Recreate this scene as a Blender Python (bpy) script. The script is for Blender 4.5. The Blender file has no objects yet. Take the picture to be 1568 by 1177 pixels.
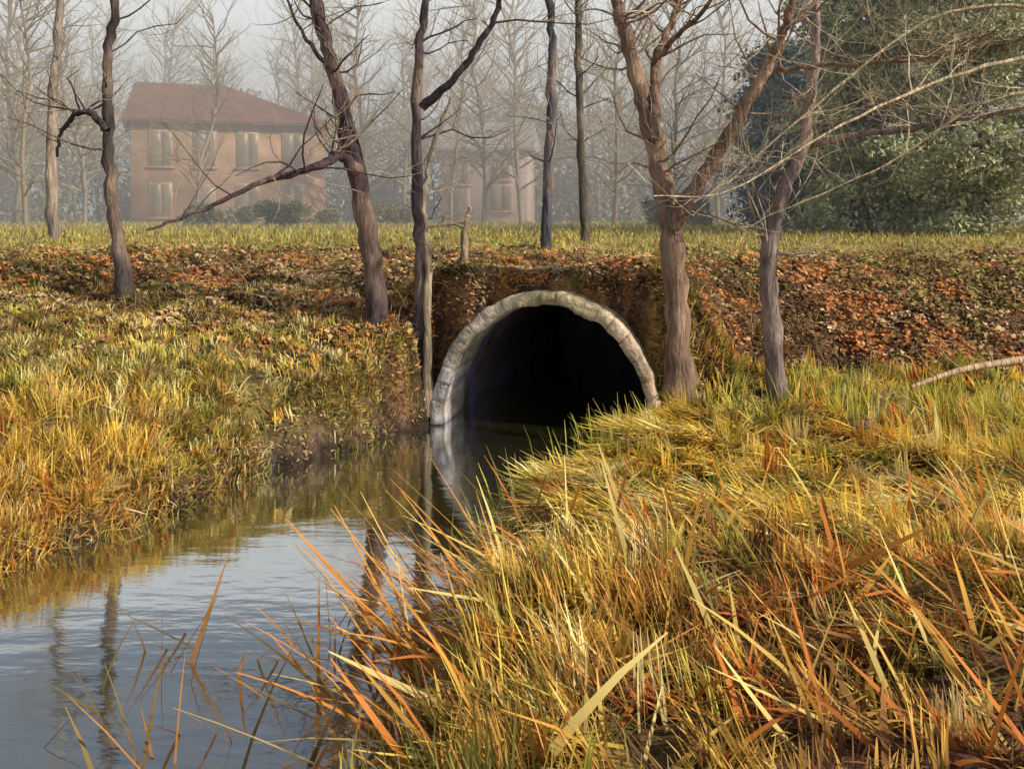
import bpy, math, random
import numpy as np
from mathutils import Vector
random.seed(7); rng=np.random.default_rng(7)
F=1524.4; H=2.7
def lin(c):
    c=np.asarray(c,float)/255.0
    return np.where(c<=0.04045,c/12.92,((c+0.055)/1.055)**2.4)
def at(px,py,d):
    return np.array([(px-784)/F*d,d,H-(py-330)/F*d])
TAB=rng.random((8,256,256))
def vn(x,y,s=0):
    x=np.asarray(x,float);y=np.asarray(y,float)
    xi=np.floor(x).astype(int);yi=np.floor(y).astype(int);fx=x-xi;fy=y-yi
    fx=fx*fx*(3-2*fx);fy=fy*fy*(3-2*fy);T=TAB[s%8]
    g=lambda a,b:T[a&255,b&255]
    return (g(xi,yi)*(1-fx)+g(xi+1,yi)*fx)*(1-fy)+(g(xi,yi+1)*(1-fx)+g(xi+1,yi+1)*fx)*fy
def fbm(x,y,s=0):
    return (vn(x,y,s)+.5*vn(x*2.1+9,y*2.1+3,s+1)+.25*vn(x*4.3+5,y*4.3+1,s+2))/1.75
def ss(a,b,x):
    t=np.clip((x-a)/(b-a),0,1);return t*t*(3-2*t)
# ---------- scene / world
sc=bpy.context.scene
w=bpy.data.worlds.new("World");sc.world=w;w.use_nodes=True
nt=w.node_tree;N=nt.nodes;Lk=nt.links
bg=N['Background'];sky=N.new('ShaderNodeTexSky');sky.sky_type='NISHITA';sky.sun_disc=False
sdir=Vector((0.80,-0.36,0.60)).normalized()
sky.sun_elevation=math.asin(sdir.z);sky.sun_rotation=math.atan2(sdir.x,sdir.y)
sky.dust_density=1.2;sky.air_density=1.2
tc=N.new('ShaderNodeTexCoord');mp=N.new('ShaderNodeMapping');mp.inputs['Scale'].default_value=(1.6,1.6,4.0)
no=N.new('ShaderNodeTexNoise');no.inputs['Scale'].default_value=1.9;no.inputs['Detail'].default_value=6
Lk.new(tc.outputs['Generated'],mp.inputs[0]);Lk.new(mp.outputs[0],no.inputs['Vector'])
sx=N.new('ShaderNodeSeparateXYZ');Lk.new(tc.outputs['Generated'],sx.inputs[0])
hz=N.new('ShaderNodeMapRange');hz.interpolation_type='SMOOTHSTEP';hz.inputs[1].default_value=.31;hz.inputs[2].default_value=.38;hz.inputs[3].default_value=.6;hz.inputs[4].default_value=-.12
Lk.new(sx.outputs['Z'],hz.inputs[0])
ad=N.new('ShaderNodeMath');ad.operation='ADD';Lk.new(hz.outputs[0],ad.inputs[0]);Lk.new(no.outputs['Fac'],ad.inputs[1])
cr=N.new('ShaderNodeMapRange');cr.interpolation_type='SMOOTHSTEP';cr.inputs[1].default_value=.42;cr.inputs[2].default_value=.95;cr.inputs[3].default_value=.05;cr.inputs[4].default_value=.97
Lk.new(ad.outputs[0],cr.inputs[0])
mx=N.new('ShaderNodeMixRGB');mx.inputs[2].default_value=(11.8,12.3,12.2,1)
Lk.new(cr.outputs[0],mx.inputs[0]);Lk.new(sky.outputs[0],mx.inputs[1]);Lk.new(mx.outputs[0],bg.inputs[0])
bg.inputs[1].default_value=0.08
sl=bpy.data.lights.new('sun','SUN');sl.energy=4.6;sl.angle=math.radians(1.2);sl.color=(1,.92,.77)
so=bpy.data.objects.new('sun',sl);sc.collection.objects.link(so);so.rotation_euler=sdir.to_track_quat('Z','Y').to_euler()
so.location=(20,-10,20)
cam=bpy.data.cameras.new('camera');co=bpy.data.objects.new('camera',cam);sc.collection.objects.link(co)
cam.lens=35;cam.sensor_width=36;cam.shift_y=-258/1568;cam.clip_end=3000
co.location=(0,0,H);co.rotation_euler=(math.pi/2,0,0);sc.camera=co
sc.view_settings.view_transform='Standard';sc.view_settings.look='None';sc.view_settings.exposure=0
# ---------- materials
def mat(name,col=None,rough=.85,attr=False,nscale=8,namt=.35,bump=.3,bscale=20,trans=0,spec=.2,col2=None,bdist=.02):
    m=bpy.data.materials.new(name);m.use_nodes=True;t=m.node_tree;n=t.nodes;l=t.links
    p=n['Principled BSDF'];p.inputs['Roughness'].default_value=rough;p.inputs['Specular IOR Level'].default_value=spec
    tc=n.new('ShaderNodeTexCoord')
    nz=n.new('ShaderNodeTexNoise');nz.inputs['Scale'].default_value=nscale;nz.inputs['Detail'].default_value=6
    l.new(tc.outputs['Object'],nz.inputs['Vector'])
    r=n.new('ShaderNodeMapRange');r.inputs[1].default_value=.3;r.inputs[2].default_value=.7
    r.inputs[3].default_value=1-namt;r.inputs[4].default_value=1+namt
    l.new(nz.outputs['Fac'],r.inputs[0])
    if attr:
        a=n.new('ShaderNodeAttribute');a.attribute_name='Col';src=a.outputs['Color']
    else:
        a=n.new('ShaderNodeMixRGB');a.inputs[1].default_value=(*lin(col),1);a.inputs[2].default_value=(*lin(col2 if col2 else col),1)
        nz2=n.new('ShaderNodeTexNoise');nz2.inputs['Scale'].default_value=nscale*.35;nz2.inputs['Detail'].default_value=4
        l.new(tc.outputs['Object'],nz2.inputs['Vector'])
        r2=n.new('ShaderNodeMapRange');r2.inputs[1].default_value=.4;r2.inputs[2].default_value=.6
        l.new(nz2.outputs['Fac'],r2.inputs[0]);l.new(r2.outputs[0],a.inputs[0]);src=a.outputs[0]
    v=n.new('ShaderNodeVectorMath');v.operation='SCALE';l.new(src,v.inputs[0]);l.new(r.outputs[0],v.inputs['Scale'])
    l.new(v.outputs[0],p.inputs['Base Color'])
    if bump>0:
        b=n.new('ShaderNodeBump');b.inputs['Strength'].default_value=bump;b.inputs['Distance'].default_value=bdist
        nb=n.new('ShaderNodeTexNoise');nb.inputs['Scale'].default_value=bscale;nb.inputs['Detail'].default_value=8
        l.new(tc.outputs['Object'],nb.inputs['Vector']);l.new(nb.outputs['Fac'],b.inputs['Height']);l.new(b.outputs[0],p.inputs['Normal'])
    if trans>0:
        tr=n.new('ShaderNodeBsdfTranslucent');l.new(v.outputs[0],tr.inputs[0]);ms=n.new('ShaderNodeMixShader');ms.inputs[0].default_value=trans
        l.new(p.outputs[0],ms.inputs[1]);l.new(tr.outputs[0],ms.inputs[2]);l.new(ms.outputs[0],n['Material Output'].inputs[0])
    return m
M_ground=mat('ground_soil',attr=True,nscale=9,namt=.5,bump=1.0,bscale=14,bdist=.1)
M_grass=mat('grass_blades',attr=True,nscale=3,namt=.12,bump=0,trans=.3,rough=.7,spec=.15)
M_leaf=mat('dry_leaves',attr=True,nscale=12,namt=.2,bump=0)
M_bark=mat('bark',attr=True,nscale=12,namt=.5,bump=1.0,bscale=26,bdist=.05)
for nd in list(M_bark.node_tree.nodes):
    if nd.type=='TEX_NOISE':
        mpb=M_bark.node_tree.nodes.new('ShaderNodeMapping');mpb.inputs['Scale'].default_value=(1,1,.22)
        src=nd.inputs['Vector'].links[0].from_socket;M_bark.node_tree.links.new(src,mpb.inputs[0]);M_bark.node_tree.links.new(mpb.outputs[0],nd.inputs['Vector'])
M_far=mat('hazed_far_wood',attr=True,nscale=1,namt=.15,bump=0)
M_ever=mat('evergreen_foliage',attr=True,nscale=2,namt=.2,bump=0)
M_conc=mat('weathered_stone',attr=True,nscale=6,namt=.4,bump=1.0,bscale=14,bdist=.06)
M_concin=mat('damp_concrete',(136,122,160),col2=(110,104,84),nscale=4,namt=.3,bump=.5,bscale=12)
M_rock=mat('stone',(140,124,124),col2=(108,94,86),nscale=9,namt=.3,bump=.8,bscale=16,bdist=.03)
# ---------- mesh helper
def mkmesh(name,V,Q,C=None,m=None,smooth=False,T=None,parent=None):
    me=bpy.data.meshes.new(name);V=np.asarray(V,np.float32);Q=np.asarray(Q,np.int32)
    k=Q.shape[1]
    me.vertices.add(len(V));me.vertices.foreach_set('co',V.ravel())
    me.loops.add(Q.size);me.loops.foreach_set('vertex_index',Q.ravel())
    me.polygons.add(len(Q));me.polygons.foreach_set('loop_start',np.arange(len(Q),dtype=np.int32)*k)
    me.polygons.foreach_set('loop_total',np.full(len(Q),k,np.int32))
    if smooth: me.polygons.foreach_set('use_smooth',np.ones(len(Q),bool))
    me.update(calc_edges=True)
    if C is not None:
        a=me.color_attributes.new('Col','FLOAT_COLOR','POINT');c=np.ones((len(V),4),np.float32);c[:,:3]=C
        a.data.foreach_set('color',c.ravel())
    if m: me.materials.append(m)
    o=bpy.data.objects.new(name,me);sc.collection.objects.link(o)
    if parent: o.parent=parent
    return o
# ---------- terrain
TH=math.radians(12);CX,CY=0.42,12.66
def uv(x,y):
    dx=x-CX;dy=y-CY
    return dx*math.cos(TH)-dy*math.sin(TH), dx*math.sin(TH)+dy*math.cos(TH)
def xleft(y):
    return np.interp(y,[-30,0,4,6,7.35,7.9,8.75,9.9,10.8,12.0,12.9,14],[-20,-8,-6,-4.6,-3.78,-3.4,-3.1,-2.85,-2.3,-1.6,-1.0,-.8])+.34*(vn(y*1.3,3.3,1)-.5)+.26*(vn(y*3.7,1.3,2)-.5)+.1*(vn(y*9,1.3,2)-.5)
def xright(y):
    return np.interp(y,[-30,0,4.86,5.7,6.6,7.6,8.75,10.5,11.6,12.3,14],[-9,-1.4,-.5,-.3,-.18,-.2,0,.6,1.25,1.65,1.8])+.25*(vn(y*1.5,7.3,3)-.5)+.12*(vn(y*5,4.3,4)-.5)
def ground(x,y):
    x=np.asarray(x,float);y=np.asarray(y,float)
    u,v=uv(x,y)
    dl=xleft(y)-x; dr=x-xright(y)
    bl=np.interp(y,[-20,0,6,8.5,12,14,17,25],[.4,.4,.4,.5,.85,1.4,2.1,2.2])+.14*np.clip(dl,0,4)*ss(16,10,y)*.6
    bl=bl-.30*ss(1.3,.1,dl)*ss(12.6,11.5,y)+.26*(fbm(x*4.5,y*4.5,2)-.5)*ss(1.3,.6,dl)*ss(-.3,.1,dl)
    br=np.interp(y,[-20,0,4,8,12.4,13.2,15.5,18,25],[1.1,1.02,.66,.46,.32,.62,1.85,2.1,2.2])
    br=br-.2*ss(.9,.0,dr)*ss(12.4,11.5,y)
    t=ss(-1.2,1.2,x-CX); t=np.where(y<12,ss(-.3,.3,x-(xleft(y)+xright(y))/2),t)
    B=bl*(1-t)+br*t
    n=fbm(x*.9,y*.9,0)-.5; B=B+n*.34*ss(30,10,y)+(fbm(x*3.1,y*3.1,3)-.5)*.22*ss(40,15,y)
    v2=v+.5*(fbm(x*1.7,y*.6,6)-.5)*ss(.0,.2,v)
    head=1.9+.12*ss(.7,4,v)+(fbm(x*2,y*2,5)-.5)*.3
    hm=ss(2.7,1.4,np.abs(u))*ss(-.1,.62,v2)*ss(6,3.2,v)
    B=B*(1-hm)+np.maximum(B,head)*hm
    ins=np.minimum(-dl,-dr)
    cm=ss(-.32,.10,ins)*(1-ss(.0,.5,v2))
    bed=-.5
    return B*(1-cm)+bed*cm
def axis(lo,hi,step,far,g=1.13,fine=None):
    a=list(np.arange(lo,hi,step))
    if fine is not None:
        a=sorted([q for q in a if not(fine[0]<=q<=fine[1])]+list(np.arange(fine[0],fine[1],fine[2])))
    s=step;x=a[-1]
    while x<far: s=s*g;x+=s;a.append(x)
    s=step;x=lo;b=[]
    while x>-far: s=s*g;x-=s;b.append(x)
    return np.array(b[::-1]+a)
X=axis(-5,5.5,.05,700,fine=(-1.4,2.3,.035));Y=axis(3,17,.05,900,fine=(12.2,13.7,.014))
Y=Y[Y>-300]
XX,YY=np.meshgrid(X,Y);ZZ=ground(XX,YY)
V=np.stack([XX,YY,ZZ],-1).reshape(-1,3)
nx,ny=len(X),len(Y);idx=np.arange(nx*ny).reshape(ny,nx)
Q=np.stack([idx[:-1,:-1],idx[:-1,1:],idx[1:,1:],idx[1:,:-1]],-1).reshape(-1,4)
RO,HO,TK=1.5,1.74,.165
c=V[Q].mean(1);cu,cv=uv(c[:,0],c[:,1])
ell=(cu/(RO-.08))**2+(np.maximum(c[:,2],0)/(HO-.08))**2
Q=Q[~((ell<1)&(cv>-.02)&(cv<1.5))]
def mixc(a,b,t): return a*(1-t[:,None])+b*t[:,None]
def groundcol(x,y,z):
    n=fbm(x*1.3,y*1.3,2);n2=fbm(x*5,y*5,4);k=len(x)
    right=ss(-.5,.5,x-(xleft(y)+xright(y))/2)
    base=mixc(np.tile(lin((124,110,56)),(k,1)),np.tile(lin((140,116,60)),(k,1)),right)
    base=mixc(base,np.tile(lin((94,76,52)),(k,1)),ss(.4,.65,n))
    base=mixc(base,np.tile(lin((92,66,48)),(k,1)),ss(5.8,4.9,y)*ss(.6,1.4,x))
    lit=ss(11.8,13.2,y+1.2*(n-.5)*2)
    litc=mixc(np.tile(lin((82,62,50)),(k,1)),np.tile(lin((134,98,66)),(k,1)),ss(.35,.7,n2))
    base=mixc(base,litc,lit)
    md=ss(15.6,17.5,y+3*(n-.5))
    mc=mixc(np.tile(lin((140,126,74)),(k,1)),np.tile(lin((172,154,96)),(k,1)),ss(.3,.7,n))
    base=mixc(base,mc,md)
    mud=ss(.34,.16,z+.25*(n2-.5))*(1-ss(13.5,14,y))
    mudc=mixc(np.tile(lin((50,40,34)),(k,1)),np.tile(lin((108,88,76)),(k,1)),ss(.06,.22,z+.25*(n2-.5)))
    base=mixc(base,mudc,mud)
    return base*(.65+.7*n2)[:,None]
mkmesh('ground',V,Q,groundcol(V[:,0],V[:,1],V[:,2]),M_ground,True)
# ---------- water
wm=bpy.data.meshes.new('water');wm.from_pydata([(-40,-20,0),(5,-20,0),(5,12.9,0),(-40,12.9,0),(-1.8,12.9,0),(5.4,23,0),(.2,23,0),(2.8,12.9,0)],[],[(0,1,2,7,4,3),(4,7,5,6)]);
M_w=bpy.data.materials.new('stream_water');M_w.use_nodes=True;t=M_w.node_tree;n=t.nodes;l=t.links
n.remove(n['Principled BSDF'])
df=n.new('ShaderNodeBsdfDiffuse');df.inputs[0].default_value=(.075,.068,.024,1)
gl=n.new('ShaderNodeBsdfGlossy');gl.inputs['Roughness'].default_value=.05;gl.inputs[0].default_value=(.86,.89,.94,1)
fr=n.new('ShaderNodeFresnel');fr.inputs[0].default_value=1.9
mr=n.new('ShaderNodeMapRange');mr.inputs[1].default_value=.12;mr.inputs[2].default_value=.36;mr.inputs[3].default_value=.5;mr.inputs[4].default_value=.88
ms=n.new('ShaderNodeMixShader');tcw=n.new('ShaderNodeTexCoord');mpw=n.new('ShaderNodeMapping');mpw.inputs['Scale'].default_value=(1.0,2.6,1);mpw.inputs['Rotation'].default_value=(0,0,.15)
nw=n.new('ShaderNodeTexNoise');nw.inputs['Scale'].default_value=2.0;nw.inputs['Detail'].default_value=4
bw=n.new('ShaderNodeBump');bw.inputs['Strength'].default_value=.2;bw.inputs['Distance'].default_value=.02
l.new(tcw.outputs['Object'],mpw.inputs[0]);l.new(mpw.outputs[0],nw.inputs['Vector']);l.new(nw.outputs['Fac'],bw.inputs['Height'])
for q in(df,gl,fr): l.new(bw.outputs[0],q.inputs['Normal'])
l.new(fr.outputs[0],mr.inputs[0]);l.new(mr.outputs[0],ms.inputs[0]);l.new(df.outputs[0],ms.inputs[1]);l.new(gl.outputs[0],ms.inputs[2]);l.new(ms.outputs[0],n['Material Output'].inputs[0])
wm.materials.append(M_w);wo=bpy.data.objects.new('water',wm);sc.collection.objects.link(wo)
# ---------- culvert
cul=bpy.data.objects.new('stone_culvert',None);sc.collection.objects.link(cul);cul.location=(CX,CY,0);cul.rotation_euler=(0,0,-TH)
def arch(name,ri,hi,ro,ho,v0,v1,nv,m,inner_only=False,jit=.0,seed=3):
    na=231;ang=np.linspace(0,math.pi,na);blk=21
    br_=np.random.default_rng(5).uniform(-1,1,blk+2)
    vs=np.linspace(v0,v1,nv);VV=[];QQ=[];CC=[]
    def ring(rx,rz,v,j,face=0):
        out=[(-rx-j*.3,v,-.6)];CC.append(lin((110,100,98)))
        for a in ang[::-1]:
            b=a/math.pi*blk+.3*math.sin(a*5);bi=int(b);fr_=b-bi;jd=min(fr_,1-fr_)
            groove=max(0,1-jd/.06) if jit>0 else 0
            k=1+j*(vn(a*9+v,seed+rx*5,2)-.5)*2+j*.8*(vn(a*30,v*6,3)-.5)+ (j*.9*br_[bi] if face else 0)
            out.append((math.cos(a)*rx*k,v-face*.02*br_[bi]+face*.025*groove+face*.035*(vn(a*14,rx*9,1)-.5),math.sin(a)*rz*k))
            t_=a/math.pi
            colr=lin((216,184,168))*(max(0,1-t_*2.2)) + lin((208,190,152))*max(0,1-abs(t_-.45)*2.2)+lin((218,206,206))*max(0,(t_-.5)*2)
            colr=colr*(1+.2*br_[bi])*(1-.4*groove)*(.65+.7*vn(a*12,v*3+rx*4,4))
            moss=float(ss(.58,.75,vn(a*5,rx*3+7,6)))*.45
            colr=colr*(1-moss)+lin((126,116,74))*moss
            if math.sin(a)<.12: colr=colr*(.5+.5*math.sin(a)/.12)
            CC.append(colr)
        out.append((rx+j*.3,v,-.6));CC.append(lin((110,100,98)));return out
    rows=[]
    def ad_(r): rows.append(r)
    if inner_only:
        for v in vs: ad_(ring(ri,hi,v,jit))
    else:
        for v in vs[::-1]: ad_(ring(ri,hi,v,jit))
        ad_(ring(ri+.012,hi+.012,v0-.03,jit,1));ad_(ring((ri+ro)/2,(hi+ho)/2,v0-.04,jit,1));ad_(ring(ro-.015,ho-.015,v0-.03,jit,1))
        for v in vs: ad_(ring(ro,ho,v,jit))
    k=na+2
    for rw in rows: VV+=rw
    for i in range(len(rows)-1):
        for j in range(k-1): QQ.append((i*k+j,i*k+j+1,(i+1)*k+j+1,(i+1)*k+j))
    return mkmesh(name,VV,QQ,np.array(CC),m,True,parent=cul)
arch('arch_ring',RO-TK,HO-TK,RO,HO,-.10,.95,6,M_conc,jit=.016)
arch('barrel',RO-TK+.02,HO-TK+.02,0,0,.9,9.5,20,M_concin,inner_only=True)
mkmesh('barrel_dark_cap',[(-2,9.4,-.6),(2,9.4,-.6),(2,9.4,2),(-2,9.4,2)],[(0,1,2,3)],None,M_concin,parent=cul)  # added cap, closes off the barrel so its inside stays dark
mkmesh('barrel_floor',[(-1.6,.3,-.52),(1.6,.3,-.52),(1.6,9.6,-.52),(-1.6,9.6,-.52)],[(0,1,2,3)],None,M_concin,parent=cul)
# ---------- tubes / trees
class TB:
    def __init__(s): s.V=[];s.Q=[];s.C=[];s.n=0
    def tube(s,P,R,sides,col):
        P=np.asarray(P,float);R=np.asarray(R,float);k=len(P)
        T=np.gradient(P,axis=0);T/=np.linalg.norm(T,axis=1)[:,None]+1e-9
        ref=np.array([.31,.95,.05]) if abs(T[0]@np.array([.31,.95,.05]))<.85 else np.array([1.,0,0])
        A=np.cross(T,ref);A/=np.linalg.norm(A,axis=1)[:,None]+1e-9;B=np.cross(T,A)
        a=np.linspace(0,2*math.pi,sides,endpoint=False)
        ring=P[:,None,:]+R[:,None,None]*(np.cos(a)[None,:,None]*A[:,None,:]+np.sin(a)[None,:,None]*B[:,None,:])
        if R[0]>.05: ring=ring+ (rng.random(ring.shape)-.5)*R[:,None,None]*.28
        s.V.append(ring.reshape(-1,3))
        i=np.arange(k-1)[:,None]*sides;j=np.arange(sides)[None,:];j2=(j+1)%sides
        q=np.stack([i+j,i+j2,i+sides+j2,i+sides+j],-1).reshape(-1,4)+s.n
        s.Q.append(q);c=np.asarray(col)
        cc=np.tile(c,(k*sides,1)) if c.ndim==1 else np.repeat(c,sides,0)
        s.C.append(cc);s.n+=k*sides
    def arr(s): return np.concatenate(s.V),np.concatenate(s.Q),np.concatenate(s.C)
    def obj(s,name,m,smooth=True): return mkmesh(name,*s.arr(),m,smooth)
def smooth_path(P,sub=5):
    P=np.asarray(P,float);out=[]
    E=np.vstack([2*P[0]-P[1],P,2*P[-1]-P[-2]])
    for i in range(1,len(E)-2):
        p0,p1,p2,p3=E[i-1:i+3]
        for t in np.linspace(0,1,sub,endpoint=False):
            out.append(.5*((2*p1)+(-p0+p2)*t+(2*p0-5*p1+4*p2-p3)*t*t+(-p0+3*p1-3*p2+p3)*t**3))
    out.append(E[-2]);return np.array(out)
def grow(tb,p,d,L,r,lev,col,tip,nseg=5,sides=4,wob=.22,kids=3,up=.08):
    P=[p];D=d/np.linalg.norm(d);st=[]
    for i in range(nseg):
        D=D+rng.normal(0,wob,3);D[2]+=up;D/=np.linalg.norm(D);p=p+D*L/nseg;P.append(p);st.append(D.copy())
    R=np.linspace(r,r*.3,nseg+1)
    tb.tube(P,R,sides if lev>1 else 3,col*(1-.0) if lev>1 else tip)
    if lev<=0: return
    for _ in range(kids):
        i=random.randint(1,nseg);dd=st[i-1]+rng.normal(0,.65,3);dd[2]+=.15
        grow(tb,P[i],dd,L*random.uniform(.45,.75),R[i]*.7,lev-1,col*.5+tip*.5 if lev<3 else col,tip,max(3,nseg-1),sides,wob,kids,up)
bark_d=lin((84,74,72));bark_t=lin((180,160,136))
def tree(name,d,limbs,col=bark_d,tip=bark_t,twigs=16,tl=1.3,lev=2,top=True):
    tb=TB()
    for li,(pts,dd) in enumerate(limbs):
        k=len(pts);P=[];R=[]
        for i,(px,py,wd) in enumerate(pts):
            q=at(px,py,d+dd*i/(k-1));P.append(q);R.append(wd*.5/F*d)
        if li==0:
            b=P[0].copy();g=float(ground(b[0],b[1]));
            if g-.15<b[2]-.02:
                b[2]=g-.15;P.insert(0,b);R.insert(0,R[0]*1.5)
            else: R[0]*=1.35
        if pts[-1][1]<=5 and top:
            dr=P[-1]-P[-2];dr/=np.linalg.norm(dr);dr=dr+np.array([rng.normal(0,.1),rng.normal(0,.1),.5]);dr/=np.linalg.norm(dr)
            P.append(P[-1]+dr*1.4);R.append(R[-1]*.6);P.append(P[-1]+dr*1.5);R.append(R[-1]*.3)
        SP=smooth_path(P,7);SR=np.interp(np.linspace(0,len(R)-1,len(SP)),range(len(R)),R)
        SP[1:]+=rng.normal(0,1,(len(SP)-1,3))*np.minimum(SR[1:],.03)[:,None]*.4
        SR*=rng.uniform(.92,1.1,len(SR))
        n=vn(SP[:,2]*2.2,SP[:,0]*3+li,5)
        c=col[None,:]*(.6+.7*n)[:,None]
        f=(.4*ss(.55,.8,n))[:,None]
        c=c*(1-f)+lin((164,138,114))*f
        tb.tube(SP,SR,10 if SR[0]>.04 else 6,c)
        m=len(SP)
        for _ in range(twigs if li==0 else max(4,twigs*2//3)):
            i=random.randint(int(m*.3),m-1)
            dv=np.array([rng.normal(0,1),rng.normal(0,.8),abs(rng.normal(.45,.4))])
            grow(tb,SP[i],dv,tl*random.uniform(.5,1.2),min(SR[i]*.4,.018),lev,col*1.1,tip)
    return tb.obj(name,M_bark)
tree('bare_tree',14.3,[([(195,470,24),(178,350,19),(165,230,17),(165,100,15),(176,0,13)],.3),
   ([(165,200,12),(130,170,9),(95,200,6),(88,240,4)],.4)],twigs=14)
tree('bare_tree',13.1,[([(580,575,38),(576,450,32),(556,310,29),(532,200,26),(508,100,22),(480,0,18)],.5),
   ([(548,262,20),(518,238,15),(488,255,12),(400,280,8),(300,325,5),(225,352,3)],-1.6),
   ([(510,110,9),(470,60,6),(440,0,4)],.5)],col=lin((86,70,72)),twigs=20)
tree('bare_tree',13.0,[([(640,590,24),(646,430,20),(640,300,17),(640,100,14),(652,0,12)],.4),
   ([(646,165,13),(700,115,11),(742,55,9),(765,0,8)],-.6)],col=lin((84,72,76)),twigs=18)
tree('bare_tree',12.9,[([(655,520,12),(655,400,11),(648,310,9),(662,230,6),(690,150,4)],.6)],col=lin((165,148,124)),twigs=6,tl=.7)
tree('bare_tree',17.5,[([(835,385,17),(843,200,15),(846,100,13),(842,0,12)],.2)],col=lin((92,90,98)),twigs=14)
tree('bare_tree',20,[([(896,350,16),(890,220,12),(886,100,11),(886,0,10)],.2)],col=lin((104,94,84)),twigs=14)
tree('bare_tree',12.3,[([(1046,630,44),(1036,500,38),(1026,350,36),(1006,240,32),(982,140,28),(958,50,23),(944,0,20)],.6),
   ([(1026,345,28),(1082,262,22),(1132,180,19),(1172,108,16),(1200,50,13),(1214,0,11)],-.8),
   ([(1000,215,17),(1003,150,16),(1006,90,15),(1030,30,12),(1042,0,11)],1.2),
   ([(1000,98,10),(1040,50,8),(1085,5,6)],-1.2),
   ([(1170,110,9),(1240,100,8),(1380,94,6),(1480,78,4),(1570,60,3)],-1.6)],col=lin((140,114,98)),tip=lin((222,204,172)),twigs=34)
tree('bare_tree',12.6,[([(1192,625,32),(1182,500,28),(1176,400,25),(1196,300,22),(1226,232,20),(1246,120,14),(1250,0,11)],-.3),
   ([(1232,222,15),(1310,206,11),(1400,195,9),(1490,180,7),(1600,160,5)],-1.4),
   ([(1226,240,10),(1170,262,6),(1120,275,4),(1060,310,3)],-1.2)],col=lin((148,130,126)),tip=lin((222,204,168)),twigs=26)
tree('bare_tree',22,[([(86,385,16),(78,250,15),(84,120,13),(92,0,11)],.3)],col=lin((145,134,122)),tip=lin((170,160,142)),twigs=14,tl=2)
tree('bare_tree',15.2,[([(708,405,13),(713,350,10),(720,315,6)],.1)],col=lin((150,132,112)),twigs=3,tl=.5,top=False)
tree('bare_sapling',9.5,[([(1700,640,30),(1690,400,26),(1670,200,22),(1690,0,18)],.3),
   ([(1685,60,9),(1480,110,6),(1290,190,4),(1120,290,2.5),(1000,300,2)],-.8),
   ([(1680,120,9),(1500,160,5),(1360,250,3.5),(1180,330,2)],.6),
   ([(1690,20,8),(1450,20,5),(1250,160,3.5),(1060,330,2)],.5)],col=lin((200,182,150)),tip=lin((232,214,178)),twigs=16,tl=1.0)
# ---------- distant trees
def template(seed,dense=5):
    tb=TB();c=lin((164,150,132));tip=lin((192,178,156))  # distant wood tones are paled: haze put into the colour
    h=random.uniform(13,17);P=[np.array([0,0,-.3])]
    for i in range(6): P.append(P[-1]+np.array([rng.normal(0,.25),rng.normal(0,.25),h/7]))
    P=np.array(P);R=np.linspace(.16,.05,7);tb.tube(P,R,5,c*.95)
    SP=smooth_path(P,4)
    for i in range(4,len(SP)):
        for _ in range(2):
            a=random.uniform(0,6.28);dv=np.array([math.cos(a),math.sin(a),random.uniform(.4,1.2)])
            grow(tb,SP[i],dv,random.uniform(2.5,4.5)*(1.15-.5*i/len(SP)),.065,3,c,tip,3,3,.2,3,.05)
    return tb.arr()
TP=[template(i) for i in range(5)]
Vs=[];Qs=[];Cs=[];n0=0
def place(x,y,s,tint):
    global n0
    V,Q,C=TP[random.randrange(5)];a=random.uniform(0,6.28);ca,sa=math.cos(a),math.sin(a)
    W=V*s;W=np.stack([W[:,0]*ca-W[:,1]*sa+x,W[:,0]*sa+W[:,1]*ca+y,W[:,2]+2.2],-1)
    Vs.append(W);Qs.append(Q+n0);Cs.append(C*tint);n0+=len(V)
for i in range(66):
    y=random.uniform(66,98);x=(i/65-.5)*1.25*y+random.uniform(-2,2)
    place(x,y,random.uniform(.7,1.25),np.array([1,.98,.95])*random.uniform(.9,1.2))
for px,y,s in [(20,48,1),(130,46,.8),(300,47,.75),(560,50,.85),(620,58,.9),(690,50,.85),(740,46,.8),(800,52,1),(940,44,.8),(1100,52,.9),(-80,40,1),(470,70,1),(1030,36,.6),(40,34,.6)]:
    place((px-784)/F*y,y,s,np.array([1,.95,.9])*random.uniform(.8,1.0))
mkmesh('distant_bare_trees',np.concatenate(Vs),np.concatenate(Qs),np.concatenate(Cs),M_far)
def cloud(centers,rad,npts,size,cols,seed=0):
    r=np.random.default_rng(seed);k=len(centers)
    ci=r.integers(0,k,npts);d=r.normal(0,1,(npts,3));d/=np.linalg.norm(d,axis=1)[:,None]
    rr=r.random(npts)**.45
    P=centers[ci]+d*rr[:,None]*rad[ci]
    a=r.normal(0,1,(npts,3));a/=np.linalg.norm(a,axis=1)[:,None];b=np.cross(a,r.normal(0,1,(npts,3)));b/=np.linalg.norm(b,axis=1)[:,None]
    s=size*r.uniform(.5,1.4,npts)[:,None];
    V=np.stack([P-a*s,P+b*s*.45,P+a*s,P-b*s*.45],1).reshape(-1,3)
    Q=np.arange(npts*4).reshape(-1,4)
    C=cols[ci]*r.uniform(.7,1.3,npts)[:,None];C=np.repeat(C,4,0)
    return V,Q,C
cen=[];rad=[];cl=[]
for i in range(520):
    y=random.uniform(69,86);x=random.uniform(-.64,.64)*y;h=random.uniform(.5,8.5)*(1 if random.random()<.7 else .4)
    cen.append((x,y,2.2+h));q=random.uniform(1.2,2.4);rad.append((q*1.3,q,q));cl.append(lin(random.choice([(174,158,132),(182,168,146),(156,154,116),(168,152,138),(186,174,148)])))
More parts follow.
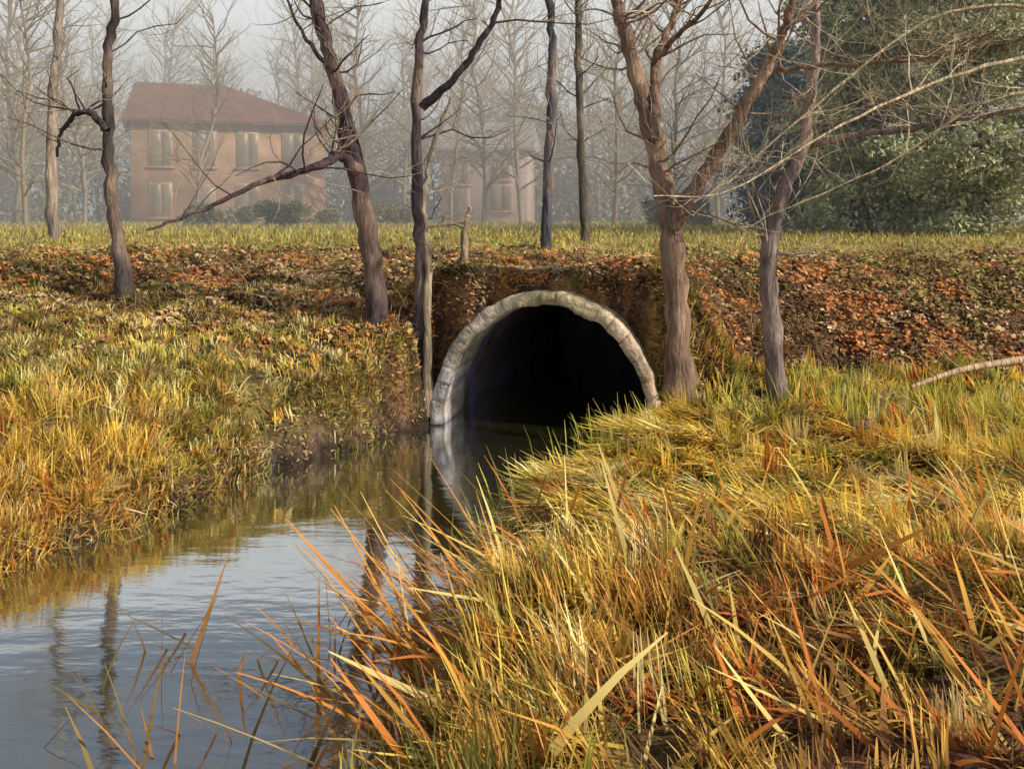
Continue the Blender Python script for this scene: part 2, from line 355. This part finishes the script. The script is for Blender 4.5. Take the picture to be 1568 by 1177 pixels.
V,Q,C=cloud(np.array(cen),np.array(rad),110000,.20,np.array(cl),3);mkmesh('distant_hedge',V,Q,C,M_far)
def evergreen(name,px,d,top_px,wpx,col,seed,clumps=120,n=26000,conic=.5):
    x=(px-784)/F*d;base=float(ground(x,d));ztop=H+(330-top_px)/F*d;hh=ztop-base;W=wpx/F*d
    tb=TB();P=[np.array([x,d,base-.2])]
    for i in range(7):P.append(P[-1]+np.array([rng.normal(0,.08),rng.normal(0,.08),hh/7.2]))
    SPp=smooth_path(P,3);tb.tube(SPp,np.linspace(.2,.04,len(SPp)),7,lin((110,98,86)))
    cen=[];rad=[];cl=[]
    for i in range(clumps):
        f=random.random()**.95;zz=base+hh*(.02+.96*f);wr=W*((1-f)**conic)*random.uniform(.25,1)*(.8+.4*math.sin(f*17+seed))
        a=random.uniform(0,6.28);c=np.array([x+math.cos(a)*wr,d+math.sin(a)*wr*.8,zz-wr*.12])
        cen.append(c);q=random.uniform(.35,.8)*(d/28);rad.append((q*1.3,q*1.3,q*.6))
        b=random.choice([.6,.8,1,1.2,1.35]);cl.append(col*b)
        if i%2==0:
            s0=np.array([x,d,min(zz-.4,ztop-.3)]);tb.tube([s0,(s0+c)/2+np.array([0,0,.05]),c],[.05,.035,.012],4,lin((100,88,76)))
    V1,Q1,C1=cloud(np.array(cen),np.array(rad),n,.085*d/28,np.array(cl),seed)
    root=bpy.data.objects.new(name,None);sc.collection.objects.link(root)
    o=tb.obj('trunk',M_bark);o.parent=root
    mkmesh('foliage',V1,Q1,C1,M_ever,parent=root)
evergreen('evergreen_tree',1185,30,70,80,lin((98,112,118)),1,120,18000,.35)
evergreen('evergreen_tree',1320,27,-140,130,lin((160,162,122)),2,210,32000,.35)  # pale olives from here on carry haze in the foliage colour
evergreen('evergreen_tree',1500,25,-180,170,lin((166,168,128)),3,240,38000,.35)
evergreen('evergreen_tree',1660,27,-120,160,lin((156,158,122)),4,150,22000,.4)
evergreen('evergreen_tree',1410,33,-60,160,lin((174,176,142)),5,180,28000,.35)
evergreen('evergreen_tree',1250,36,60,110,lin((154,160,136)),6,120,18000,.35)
def shrub(px,py,d,r,col,seed):
    x=(px-784)/F*d;g=float(ground(x,d))
    cen=[(x+random.uniform(-r,r),d+random.uniform(-r,r)*.5,g+random.uniform(.1,1.1)*r) for _ in range(14)]
    rad=[(r*.45,)*3]*14;cl=[col*random.uniform(.6,1.3) for _ in range(14)]
    V,Q,C=cloud(np.array(cen),np.array(rad),4500,.08,np.array(cl),seed);mkmesh('shrub',V,Q,C,M_ever)
shrub(430,320,40,.8,lin((96,106,70)),11);shrub(310,320,42,.7,lin((138,132,96)),12);shrub(490,318,44,.7,lin((148,144,104)),13);shrub(365,325,46,.7,lin((156,146,116)),14)
shrub(1040,325,38,1.0,lin((138,134,96)),15);shrub(600,335,45,.8,lin((150,142,106)),16)
# ---------- houses
def box(name,x0,x1,y0,y1,z0,z1,m,parent,bev=.02):
    v=[(x0,y0,z0),(x1,y0,z0),(x1,y1,z0),(x0,y1,z0),(x0,y0,z1),(x1,y0,z1),(x1,y1,z1),(x0,y1,z1)]
    o=mkmesh(name,v,[(3,2,1,0),(4,5,6,7),(0,1,5,4),(1,2,6,5),(2,3,7,6),(3,0,4,7)],None,m,parent=parent)
    b=o.modifiers.new('bevel','BEVEL');b.width=bev;return o
M_glass=mat('window_glass',(142,124,102),rough=.35,bump=0,namt=.25,spec=.3,nscale=1)
M_frame=mat('painted_frame',(186,154,128),bump=.1)
M_pink=mat('pink_render',(204,176,170),col2=(190,166,154),nscale=2,namt=.15,bump=.2)
M_slate=mat('grey_slate',(166,154,148),nscale=3,namt=.2,bump=.5)
def brickmat():
    m=mat('brick_wall',(176,128,98),col2=(166,138,104),nscale=.8,namt=.35,bump=.2);t=m.node_tree;n=t.nodes
    br=n.new('ShaderNodeTexBrick');br.inputs['Scale'].default_value=3;br.inputs['Color1'].default_value=(*lin((192,144,112)),1);br.inputs['Color2'].default_value=(*lin((168,130,102)),1);br.inputs['Mortar'].default_value=(*lin((176,152,124)),1)
    tcx=n.new('ShaderNodeTexCoord');mpx=n.new('ShaderNodeMapping');mpx.inputs['Rotation'].default_value=(math.pi/2,0,0)
    t.links.new(tcx.outputs['Object'],mpx.inputs[0]);t.links.new(mpx.outputs[0],br.inputs['Vector'])
    sc_=[x for x in n if x.type=='VECT_MATH'][0];t.links.new(br.outputs['Color'],sc_.inputs[0]);return m
M_brick=brickmat()
def roofmat():
    m=mat('clay_tiles',(134,84,70),col2=(116,78,66),nscale=3,namt=.3,bump=0);t=m.node_tree;n=t.nodes
    wv=n.new('ShaderNodeTexWave');wv.bands_direction='Z';wv.inputs['Scale'].default_value=3.2;wv.inputs['Distortion'].default_value=.6
    tcx=n.new('ShaderNodeTexCoord');b=n.new('ShaderNodeBump');b.inputs['Strength'].default_value=.8;b.inputs['Distance'].default_value=.06
    t.links.new(tcx.outputs['Object'],wv.inputs[0]);t.links.new(wv.outputs['Fac'],b.inputs['Height']);t.links.new(b.outputs[0],n['Principled BSDF'].inputs['Normal']);return m
M_tile=roofmat()
def house(name,loc,rot,L,D,Hh,Rh,wall,roof,wins,door,hipL,hipR,chim=True):
    e=bpy.data.objects.new(name,None);sc.collection.objects.link(e);e.location=loc;e.rotation_euler=(0,0,rot)
    box('walls',0,L,0,D,-.5,Hh,wall,e)
    o=.45;z0=Hh-.05
    v=[(-o,-o,z0),(L+o,-o,z0),(L+o,D+o,z0),(-o,D+o,z0),(-o+hipL,D/2,z0+Rh),(L+o-hipR,D/2,z0+Rh)]
    v+=[(a,b,c-.18) for a,b,c in v[:4]]
    me=bpy.data.meshes.new('roof');me.from_pydata(v,[],[(0,1,5,4),(2,3,4,5),(1,2,5),(3,0,4),(6,7,1,0),(7,8,2,1),(8,9,3,2),(9,6,0,3),(9,8,7,6)]);me.materials.append(roof)
    r=bpy.data.objects.new('roof',me);sc.collection.objects.link(r);r.parent=e
    for i,(x,z,ww,hh) in enumerate(wins):
        box(f'window_frame_{i}',x-ww/2-.09,x+ww/2+.09,-.07,.02,z-.09,z+hh+.09,M_frame,e)
        box(f'window_glass_l_{i}',x-ww/2,x-.04,-.085,0,z,z+hh,M_glass,e,.005);box(f'window_glass_r_{i}',x+.04,x+ww/2,-.085,0,z,z+hh,M_glass,e,.005)
        box(f'sill_{i}',x-ww/2-.2,x+ww/2+.2,-.16,.03,z-.2,z-.1,M_frame,e)
    if door: box('door_frame',door-.6,door+.6,-.06,.02,0,2.3,M_frame,e);box('door',door-.48,door+.48,-.1,.01,0,2.15,M_glass,e)
    return e
d0=56;hx=(200-784)/F*d0
house('brick_house',(hx,d0,2.2),math.radians(20),10.9,8,6.0,2.6,M_brick,M_tile,
   [(1.6,3.4,1.1,1.9),(4.0,3.4,1.1,1.9),(6.4,3.4,1.1,1.9),(9.0,3.4,1.1,1.9),(1.6,.5,1.1,1.8),(6.4,.5,1.2,1.8),(9.0,.5,1.2,1.8)],4.0,0.6,6.0,False)
house('rendered_house',((675-784)/F*64,64,2.2),math.radians(-6),5.6,6,4.9,1.9,M_pink,M_slate,[(1.3,2.6,1,1.3),(3.9,.9,1.3,1.5),(3.9,2.9,1,1.2)],1.3,.3,.3,False)
# ---------- haze: real air with mist over the meadow
M_h=bpy.data.materials.new('mist');M_h.use_nodes=True;n=M_h.node_tree.nodes;n.remove(n['Principled BSDF'])
vs_=n.new('ShaderNodeVolumeScatter');vs_.inputs['Density'].default_value=.0135;vs_.inputs['Color'].default_value=(.99,.99,.96,1);vs_.inputs['Anisotropy'].default_value=.0
M_h.node_tree.links.new(vs_.outputs[0],n['Material Output'].inputs['Volume'])
v=[(x,y,z) for z in(-3,16) for (x,y) in((-160,22),(160,22),(160,130),(-160,130))]
mkmesh('morning_mist',v,[(3,2,1,0),(4,5,6,7),(0,1,5,4),(1,2,6,5),(2,3,7,6),(3,0,4,7)],None,M_h)
# ---------- grass
def blades(name,x,y,L,W,az,th0,kap,C,m=M_grass,z=None,nseg=3):
    k=len(x);z=ground(x,y)-.02 if z is None else z
    P=np.stack([x,y,z],-1);pts=[P];th=th0.copy()
    dh=np.stack([np.cos(az),np.sin(az),np.zeros(k)],-1)
    for i in range(nseg):
        P=P+(dh*np.sin(th)[:,None]+np.array([0,0,1.])*np.cos(th)[:,None])*(L/nseg)[:,None];th=th+kap/nseg;pts.append(P)
    wa=az+math.pi/2+rng.normal(0,.5,k);wv=np.stack([np.cos(wa),np.sin(wa),rng.normal(0,.35,k)],-1)
    ws=[1,.9,.65,.12] if nseg==3 else np.linspace(1,.12,nseg+1)
    V=np.stack([np.stack([p-wv*(W*s/2)[:,None],p+wv*(W*s/2)[:,None]],1) for p,s in zip(pts,ws)],1).reshape(-1,3)
    nv=2*(nseg+1);b=np.arange(k)[:,None]*nv
    Q=np.concatenate([np.stack([b+2*i,b+2*i+1,b+2*i+3,b+2*i+2],-1)[:,0,:] for i in range(nseg)])
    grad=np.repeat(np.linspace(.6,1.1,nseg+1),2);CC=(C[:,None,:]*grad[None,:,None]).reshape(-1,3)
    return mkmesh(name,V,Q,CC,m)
def pick(pal,wts,k,var=.15,u=None):
    pal=np.array([lin(p) for p in pal])
    if not isinstance(wts,np.ndarray):
        wts=np.stack([np.zeros(k)+q for q in wts],1)
    u=rng.random(k) if u is None else u
    cw=np.cumsum(wts/wts.sum(1)[:,None],1);ii=(u[:,None]>cw).sum(1).clip(0,len(pal)-1)
    return pal[ii]*rng.uniform(1-var,1+var,k)[:,None]
def st(*a):
    k=max(np.size(q) for q in a);return np.stack([np.zeros(k)+q for q in a],1)
YEL,STR,OCH,OLV,ORG,BRN,GRN=(252,220,104),(244,228,162),(224,176,90),(150,142,74),(220,134,66),(134,98,66),(192,190,88)
PAL=[YEL,STR,OCH,OLV,ORG,BRN,GRN]
def expand(xc,yc,per,spread):
    i=np.repeat(np.arange(len(xc)),per);k=len(i)
    return i,xc[i]+rng.normal(0,spread,k),yc[i]+rng.normal(0,spread,k)
n=15000;x=rng.uniform(-1.4,9,n);y=3.0+10.2*rng.random(n)**.85
k=(x>xright(y)+.0)&(np.abs(x)<y*.56+.6);x=x[k];y=y[k]
c2=fbm(x*1.8,y*1.8,5);k=rng.random(len(x))<(.22+.98*ss(.36,.58,c2))*(1-.55*ss(5.6,4.8,y)*ss(.6,1.6,x));x=x[k];y=y[k]
cl=fbm(x*.9,y*1.6,1);c2=fbm(x*2.2,y*2.6,6);c5=fbm(x*1.2,y*1.6,3);k=len(x)
mound=ss(5.9,7.2,y)*ss(12.4,11.4,y)*ss(6.5,4,x)
back=ss(10.3,11.6,y)*ss(1.6,2.4,x);near=ss(6.8,5.2,y)
corner=ss(5.8,4.9,y)*ss(.5,1.5,x)
wt=st(.5+3.4*mound*ss(.35,.55,cl)+.2*back,.3+1.7*mound*ss(.4,.6,c2),.6+.9*near+.2*ss(.55,.4,cl),.35+.8*back+1.3*ss(.48,.34,cl),.05+1.5*ss(.56,.68,c5)*(.35+.65*near),.15+1.2*near*ss(.4,.6,cl)+1.8*corner,.15+1.0*back)
C=pick(PAL,wt,k,.28)
lying=rng.random(k)<(.45+.48*mound)
th=np.where(lying,rng.uniform(1.1,1.5,k),np.abs(rng.normal(.45,.28,k)))
az=rng.uniform(0,6.28,k);az=np.where(rng.random(k)<.88*mound+.4*near,math.pi+.25+rng.normal(0,.3,k)+2.6*(vn(x*.8,y*.8,3)-.5),az)
L=rng.uniform(.15,.3,k)*(1+.4*mound+.25*near)*(1-.4*corner)
i,bx,by=expand(x,y,15,.055);kk=len(i)
u,v=uv(bx,by);ok=~((np.abs(u)<1.35)&(v>-.3))&(bx>xright(by)-.05);i=i[ok];bx=bx[ok];by=by[ok];kk=len(i)
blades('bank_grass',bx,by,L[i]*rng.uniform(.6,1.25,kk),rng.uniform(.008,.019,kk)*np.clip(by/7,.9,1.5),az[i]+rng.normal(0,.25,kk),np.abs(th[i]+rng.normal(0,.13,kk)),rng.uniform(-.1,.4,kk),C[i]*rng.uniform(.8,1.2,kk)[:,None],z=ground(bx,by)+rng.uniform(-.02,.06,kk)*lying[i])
# left bank
n=14000;x=rng.uniform(-12,-.6,n);y=6.3+8.8*rng.random(n)
k=(x<xleft(y)-.22)&(np.abs(x)<y*.56+.5);x=x[k];y=y[k];c2=fbm(x*1.8,y*1.8,5)
k=rng.random(len(x))<(.35+.9*ss(.34,.6,c2))*(1-.75*ss(12.2,14,y));x=x[k];y=y[k]
ye=rng.uniform(7.2,12.8,1900);xe=xleft(ye)-.12-np.abs(rng.normal(0,.38,1900));kq=rng.random(1900)<.25+ss(.42,.56,fbm(ye*1.6,xe*.7,4));x=np.concatenate([x,xe[kq]]);y=np.concatenate([y,ye[kq]])
cl=fbm(x*.8,y*1.2,2);k=len(x)
lf=ss(-2.7,-3.8,x)*ss(10.6,9,y);edge=(xleft(y)-x)<.6
wt=st((.4+2.6*lf)*np.where(edge,.6,1),.6+.3*(1-lf),.6+1.5*lf,1.0-.7*lf+edge*.6,.05+.6*lf,.45+edge*.5,.45*(1-lf))
C=pick(PAL,wt,k,.25)
th=np.where(rng.random(k)<.5,rng.uniform(.9,1.4,k),np.abs(rng.normal(.4,.25,k)));az=rng.uniform(0,6.28,k)
i,bx,by=expand(x,y,13,.06);kk=len(i);u,v=uv(bx,by);ok=~((np.abs(u)<1.5)&(v>-.1))&(bx<xleft(by)-.09);i=i[ok];bx=bx[ok];by=by[ok];kk=len(i)
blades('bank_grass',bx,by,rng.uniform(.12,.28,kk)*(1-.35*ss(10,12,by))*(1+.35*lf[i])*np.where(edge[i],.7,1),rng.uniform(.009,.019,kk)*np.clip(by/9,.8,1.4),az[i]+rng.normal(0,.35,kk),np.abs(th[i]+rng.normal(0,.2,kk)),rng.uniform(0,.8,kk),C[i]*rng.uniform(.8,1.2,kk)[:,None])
# meadow
n=80000;y=14.5+45*rng.random(n)**1.8;x=rng.uniform(-.6,.6,n)*y
cl=fbm(x*.5,y*.4,2);k=rng.random(n)<ss(15.2,17.8,y+2.5*(cl-.5))*(.4+.6*ss(.35,.6,fbm(x,y,3)))+.1;x=x[k];y=y[k];cl=cl[k];k=len(x)
wt=st(.35+.3*ss(.5,.7,cl),.6,.3,.5+.3*ss(.5,.3,cl),.02,.12,.5*ss(.45,.65,cl))
C=pick([(230,214,108),(216,200,132),(192,166,96),(150,142,76),ORG,BRN,(194,196,92)],wt,k)
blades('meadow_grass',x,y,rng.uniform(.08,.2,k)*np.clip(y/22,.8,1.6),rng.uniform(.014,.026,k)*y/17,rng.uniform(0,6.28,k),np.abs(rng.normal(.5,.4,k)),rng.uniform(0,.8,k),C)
# tall green-yellow tufts
tx=[];ty=[]
for (px,dd,m_) in [(1090,12.0,16),(1120,11.6,18),(1230,11.5,18),(1290,11.2,30),(1310,11.8,24),(1400,11,30),(1450,11.6,20),(1170,10.8,16),(1340,10.6,24),(1500,11,22),(1530,10.4,18),(1420,12.1,20),
     (760,8.6,16),(735,8.8,10),(860,11.2,20),(900,11.8,22),(840,10.6,14),(940,12.0,18),(800,9.5,14),(1550,9.6,16),(720,7.6,14)]:
    X0=max((px-784)/F*dd,float(xright(dd))+.02)
    tx+=list(rng.normal(X0,.14,m_));ty+=list(rng.normal(dd,.1,m_))
x=np.array(tx);y=np.array(ty);k=len(x)
C=pick([(228,220,88),(204,204,92),(240,222,130),(126,136,60)],[1,1,.8,.5],k)
az=np.where(x<1.6,rng.normal(math.pi,.9,k),rng.uniform(0,6.28,k))
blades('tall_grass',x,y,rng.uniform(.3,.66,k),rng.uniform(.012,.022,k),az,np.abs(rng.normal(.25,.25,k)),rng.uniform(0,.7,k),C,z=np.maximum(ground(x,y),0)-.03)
# reeds foreground
n=600;y=rng.uniform(3.6,7.4,n);x=rng.uniform(-.6,4.2,n)*y/6;x=np.where(x<xright(y)-.1,xright(y)+rng.normal(.1,.2,n),x);k=n
C=pick([(232,174,84),(240,204,112),(222,138,68),(246,222,140),(160,112,70)],[1,.9,.9,.7,.6],k)
az=np.where(rng.random(k)<.6,rng.normal(math.pi,.7,k),rng.uniform(0,6.28,k))
blades('reeds',x,y,rng.uniform(.3,.75,k),rng.uniform(.016,.042,k),az,rng.uniform(.3,1.3,k),rng.uniform(-.1,.5,k),C,z=np.maximum(ground(x,y),-.02)-.02)
n=120;y=rng.uniform(4.6,6.9,n);x=xright(y)+rng.uniform(-.25,.35,n)
C=pick([(228,164,78),(216,142,70),(236,196,114),(150,122,76)],[1,1,.8,.5],n)
blades('reeds',x,y,rng.uniform(.6,1.3,n),rng.uniform(.016,.040,n),rng.normal(math.pi,.55,n),rng.uniform(.6,1.25,n),rng.uniform(-.2,.45,n),C,z=np.maximum(ground(x,y),-.02),nseg=5)
n=60;y=rng.uniform(4.4,6.6,n);x=xright(y)-rng.uniform(.1,2.0,n)
C=pick([(214,148,76),(198,134,72),(222,174,104),(140,118,72)],[1,1,.7,.6],n)
blades('reeds',x,y,rng.uniform(.4,.8,n),rng.uniform(.014,.030,n),rng.uniform(0,6.28,n),rng.uniform(.2,1.1,n),rng.uniform(0,.5,n),C,z=np.full(n,-.08))
# leaf litter
def inarch(x,y):
    u,v=uv(x,y);z=ground(x,y);return ((u/(RO+.02))**2+(np.maximum(z,0)/(HO+.02))**2<1)&(v>-.2)&(v<2)
def leaves(name,x,y,s,C,zz=None,spread=.05):
    k=len(x);z=(ground(x,y) if zz is None else zz)+rng.uniform(.005,spread,k)
    P=np.stack([x,y,z],-1);nrm=rng.normal(0,.5,(k,3));nrm[:,2]=1;nrm[:,1]-=.3;nrm/=np.linalg.norm(nrm,axis=1)[:,None]
    a=np.cross(nrm,rng.normal(0,1,(k,3)));a/=np.linalg.norm(a,axis=1)[:,None];b=np.cross(nrm,a);s=s[:,None]
    V=np.stack([P-a*s,P-a*s*.1+b*s*.6+nrm*s*.2,P+a*s,P-a*s*.1-b*s*.6+nrm*s*.2],1).reshape(-1,3)
    mkmesh(name,V,np.arange(4*k).reshape(-1,4),np.repeat(C,4,0),M_leaf)
def litcol(x,y):
    cl=fbm(x*.8,y*1.0,6);c3=fbm(x*1.5,y*1.8,1)
    dark=ss(1.9,2.4,x)*ss(5.0,4.2,x)*ss(14.8,13.6,y)
    wt=st(.2+1.8*ss(.52,.66,c3)*(1-.8*dark),.7,2.0*ss(.52,.36,c3)+.2+1.6*dark,.3+1.8*ss(.52,.66,cl)*(1-dark),.2+1.3*ss(.46,.34,cl)+.5*ss(5,6,x))
    u=np.where(rng.random(len(x))<.62,np.clip((vn(x*2.6,y*2.6+7,2)-.5)*1.5+.5,0,.999),rng.random(len(x)))
    return pick([(206,138,82),(156,112,78),(96,74,58),(212,178,134),(150,140,80)],wt,len(x),.15,u)
n=75000;y=rng.uniform(11.5,18,n);x=rng.uniform(-.57,.57,n)*y
cl=fbm(x*1.2,y*1.6,6);g=ss(11.8,13.4,y+2*(cl-.5))*(1-ss(16,18,y+2*(cl-.5)));k=(rng.random(n)<g)&~inarch(x,y);x=x[k];y=y[k];k=len(x)
leaves('fallen_leaves',x,y,rng.uniform(.02,.06,k),litcol(x,y))
n=26000;uu=rng.uniform(-3.2,3.2,n);vv=rng.uniform(-.05,1.3,n)
x=CX+uu*math.cos(TH)+vv*math.sin(TH);y=CY-uu*math.sin(TH)+vv*math.cos(TH);z=ground(x,y)
k=(~inarch(x,y))&(z>.15);x=x[k];y=y[k];k=len(x)
leaves('fallen_leaves',x,y,rng.uniform(.018,.05,k),litcol(x,y)*.8,spread=.06)
# litter and debris along the left waterline
n=5200;y=rng.uniform(7,12.9,n);x=xleft(y)-np.abs(rng.normal(.05,.35,n));z=ground(x,y);k=(z>.02)&~inarch(x,y)&(rng.random(n)<.3+.7*ss(.4,.6,fbm(x*2,y*2,1)));x=x[k];y=y[k];k=len(x)
leaves('fallen_leaves',x,y,rng.uniform(.015,.04,k),pick([(150,112,78),(104,84,66),(186,152,112),(120,112,72)],[1,1,.7,.7],k),spread=.03)
# dead grass and tufts on embankment
n=4200;x=rng.uniform(-.57,.57,n)*15;y=rng.uniform(12.9,16.8,n)
k=~inarch(x,y)&(rng.random(n)<.25+.75*ss(.48,.62,fbm(x*1.1,y*1.3,3)));x=x[k];y=y[k];k=len(x)
C=pick([(222,194,138),(184,146,92),(150,142,80),(120,90,64),(206,150,90)],[1,1,1,.8,.5],k)
i,bx,by=expand(x,y,9,.06);kk=len(i);ok=~inarch(bx,by);i=i[ok];bx=bx[ok];by=by[ok];kk=len(i)
blades('dead_grass',bx,by,rng.uniform(.1,.26,kk),rng.uniform(.008,.017,kk),rng.normal(-math.pi/2,1.2,kk),rng.uniform(.3,1.5,kk),rng.uniform(.2,1.2,kk),C[i]*rng.uniform(.8,1.2,kk)[:,None])
n=1400;uu=rng.uniform(-2.6,1.8,n);vv=rng.uniform(.2,.8,n);x=CX+uu*math.cos(TH)+vv*math.sin(TH);y=CY-uu*math.sin(TH)+vv*math.cos(TH)
k=rng.random(n)<.25+ss(.5,.6,fbm(x*2,y*2,4));x=x[k];y=y[k];n=len(x);zz=ground(x,y);uq,vq=uv(x,y);k=((zz>1.7)|(uq<-1.6))&~inarch(x,y);x=x[k];y=y[k];n=len(x)
C=pick([(222,204,150),(196,170,100),(150,142,80),(130,98,66)],[1,.8,.8,.8],n)
blades('dead_grass',x,y,rng.uniform(.2,.42,n),rng.uniform(.007,.014,n),rng.normal(-math.pi/2-.2,.5,n),rng.uniform(.8,1.4,n),rng.uniform(.3,1.0,n),C)
# brambles / bare stems on the bank either side of the arch
tb=TB()
for q in range(60):
    xx=random.choice([random.uniform(-3.2,-1.2),random.uniform(2.0,6.5),random.uniform(-6,6)]);yy=random.uniform(12.9,15.2)
    if bool(inarch(np.array([xx]),np.array([yy]))[0]): continue
    p=np.array([xx,yy,float(ground(xx,yy))-.03])
    grow(tb,p,np.array([rng.normal(0,.8),rng.normal(-.4,.4),.7]),random.uniform(.4,1.0),.008,1,lin((140,112,92)),lin((196,168,134)),5,3,.3,3,-.1)
tb.obj('bramble_stems',M_bark)
# ---------- rocks
def rock(x,y,z,r,seed,flat=.6):
    import bmesh
    from mathutils import noise
    bm=bmesh.new();bmesh.ops.create_icosphere(bm,subdivisions=3,radius=r);rr=np.random.default_rng(seed);o=rr.random(3)*50
    for v in bm.verts:
        nn=noise.noise(v.co*(1.3/r)+Vector(o))*.45+noise.noise(v.co*(3/r)+Vector(o))*.16
        v.co*=1+nn;v.co.z*=flat
    me=bpy.data.meshes.new('rock');bm.to_mesh(me);bm.free();me.materials.append(M_rock)
    ob=bpy.data.objects.new('rock',me);ob.location=(x,y,z);ob.rotation_euler=(0,0,rr.random()*6);sc.collection.objects.link(ob)
for i,(px,d) in enumerate([(1330,10.2),(1100,10.6)]):
    x=(px-784)/F*d;rock(x,d,float(ground(x,d))+.05,.18,50+i)
tb=TB();P=smooth_path([at(1395,592,11.5),at(1450,572,11.6),at(1500,560,11.7),at(1600,545,11.9)])
P[:,2]=np.maximum(P[:,2],ground(P[:,0],P[:,1])+.05)
tb.tube(P,np.linspace(.025,.05,len(P)),8,lin((190,160,130)));
for i in (4,8,11): grow(tb,P[i],np.array([-.6,0,.5]),.5,.015,1,lin((190,160,130)),lin((190,160,130)))
tb.obj('fallen_branch',M_bark)
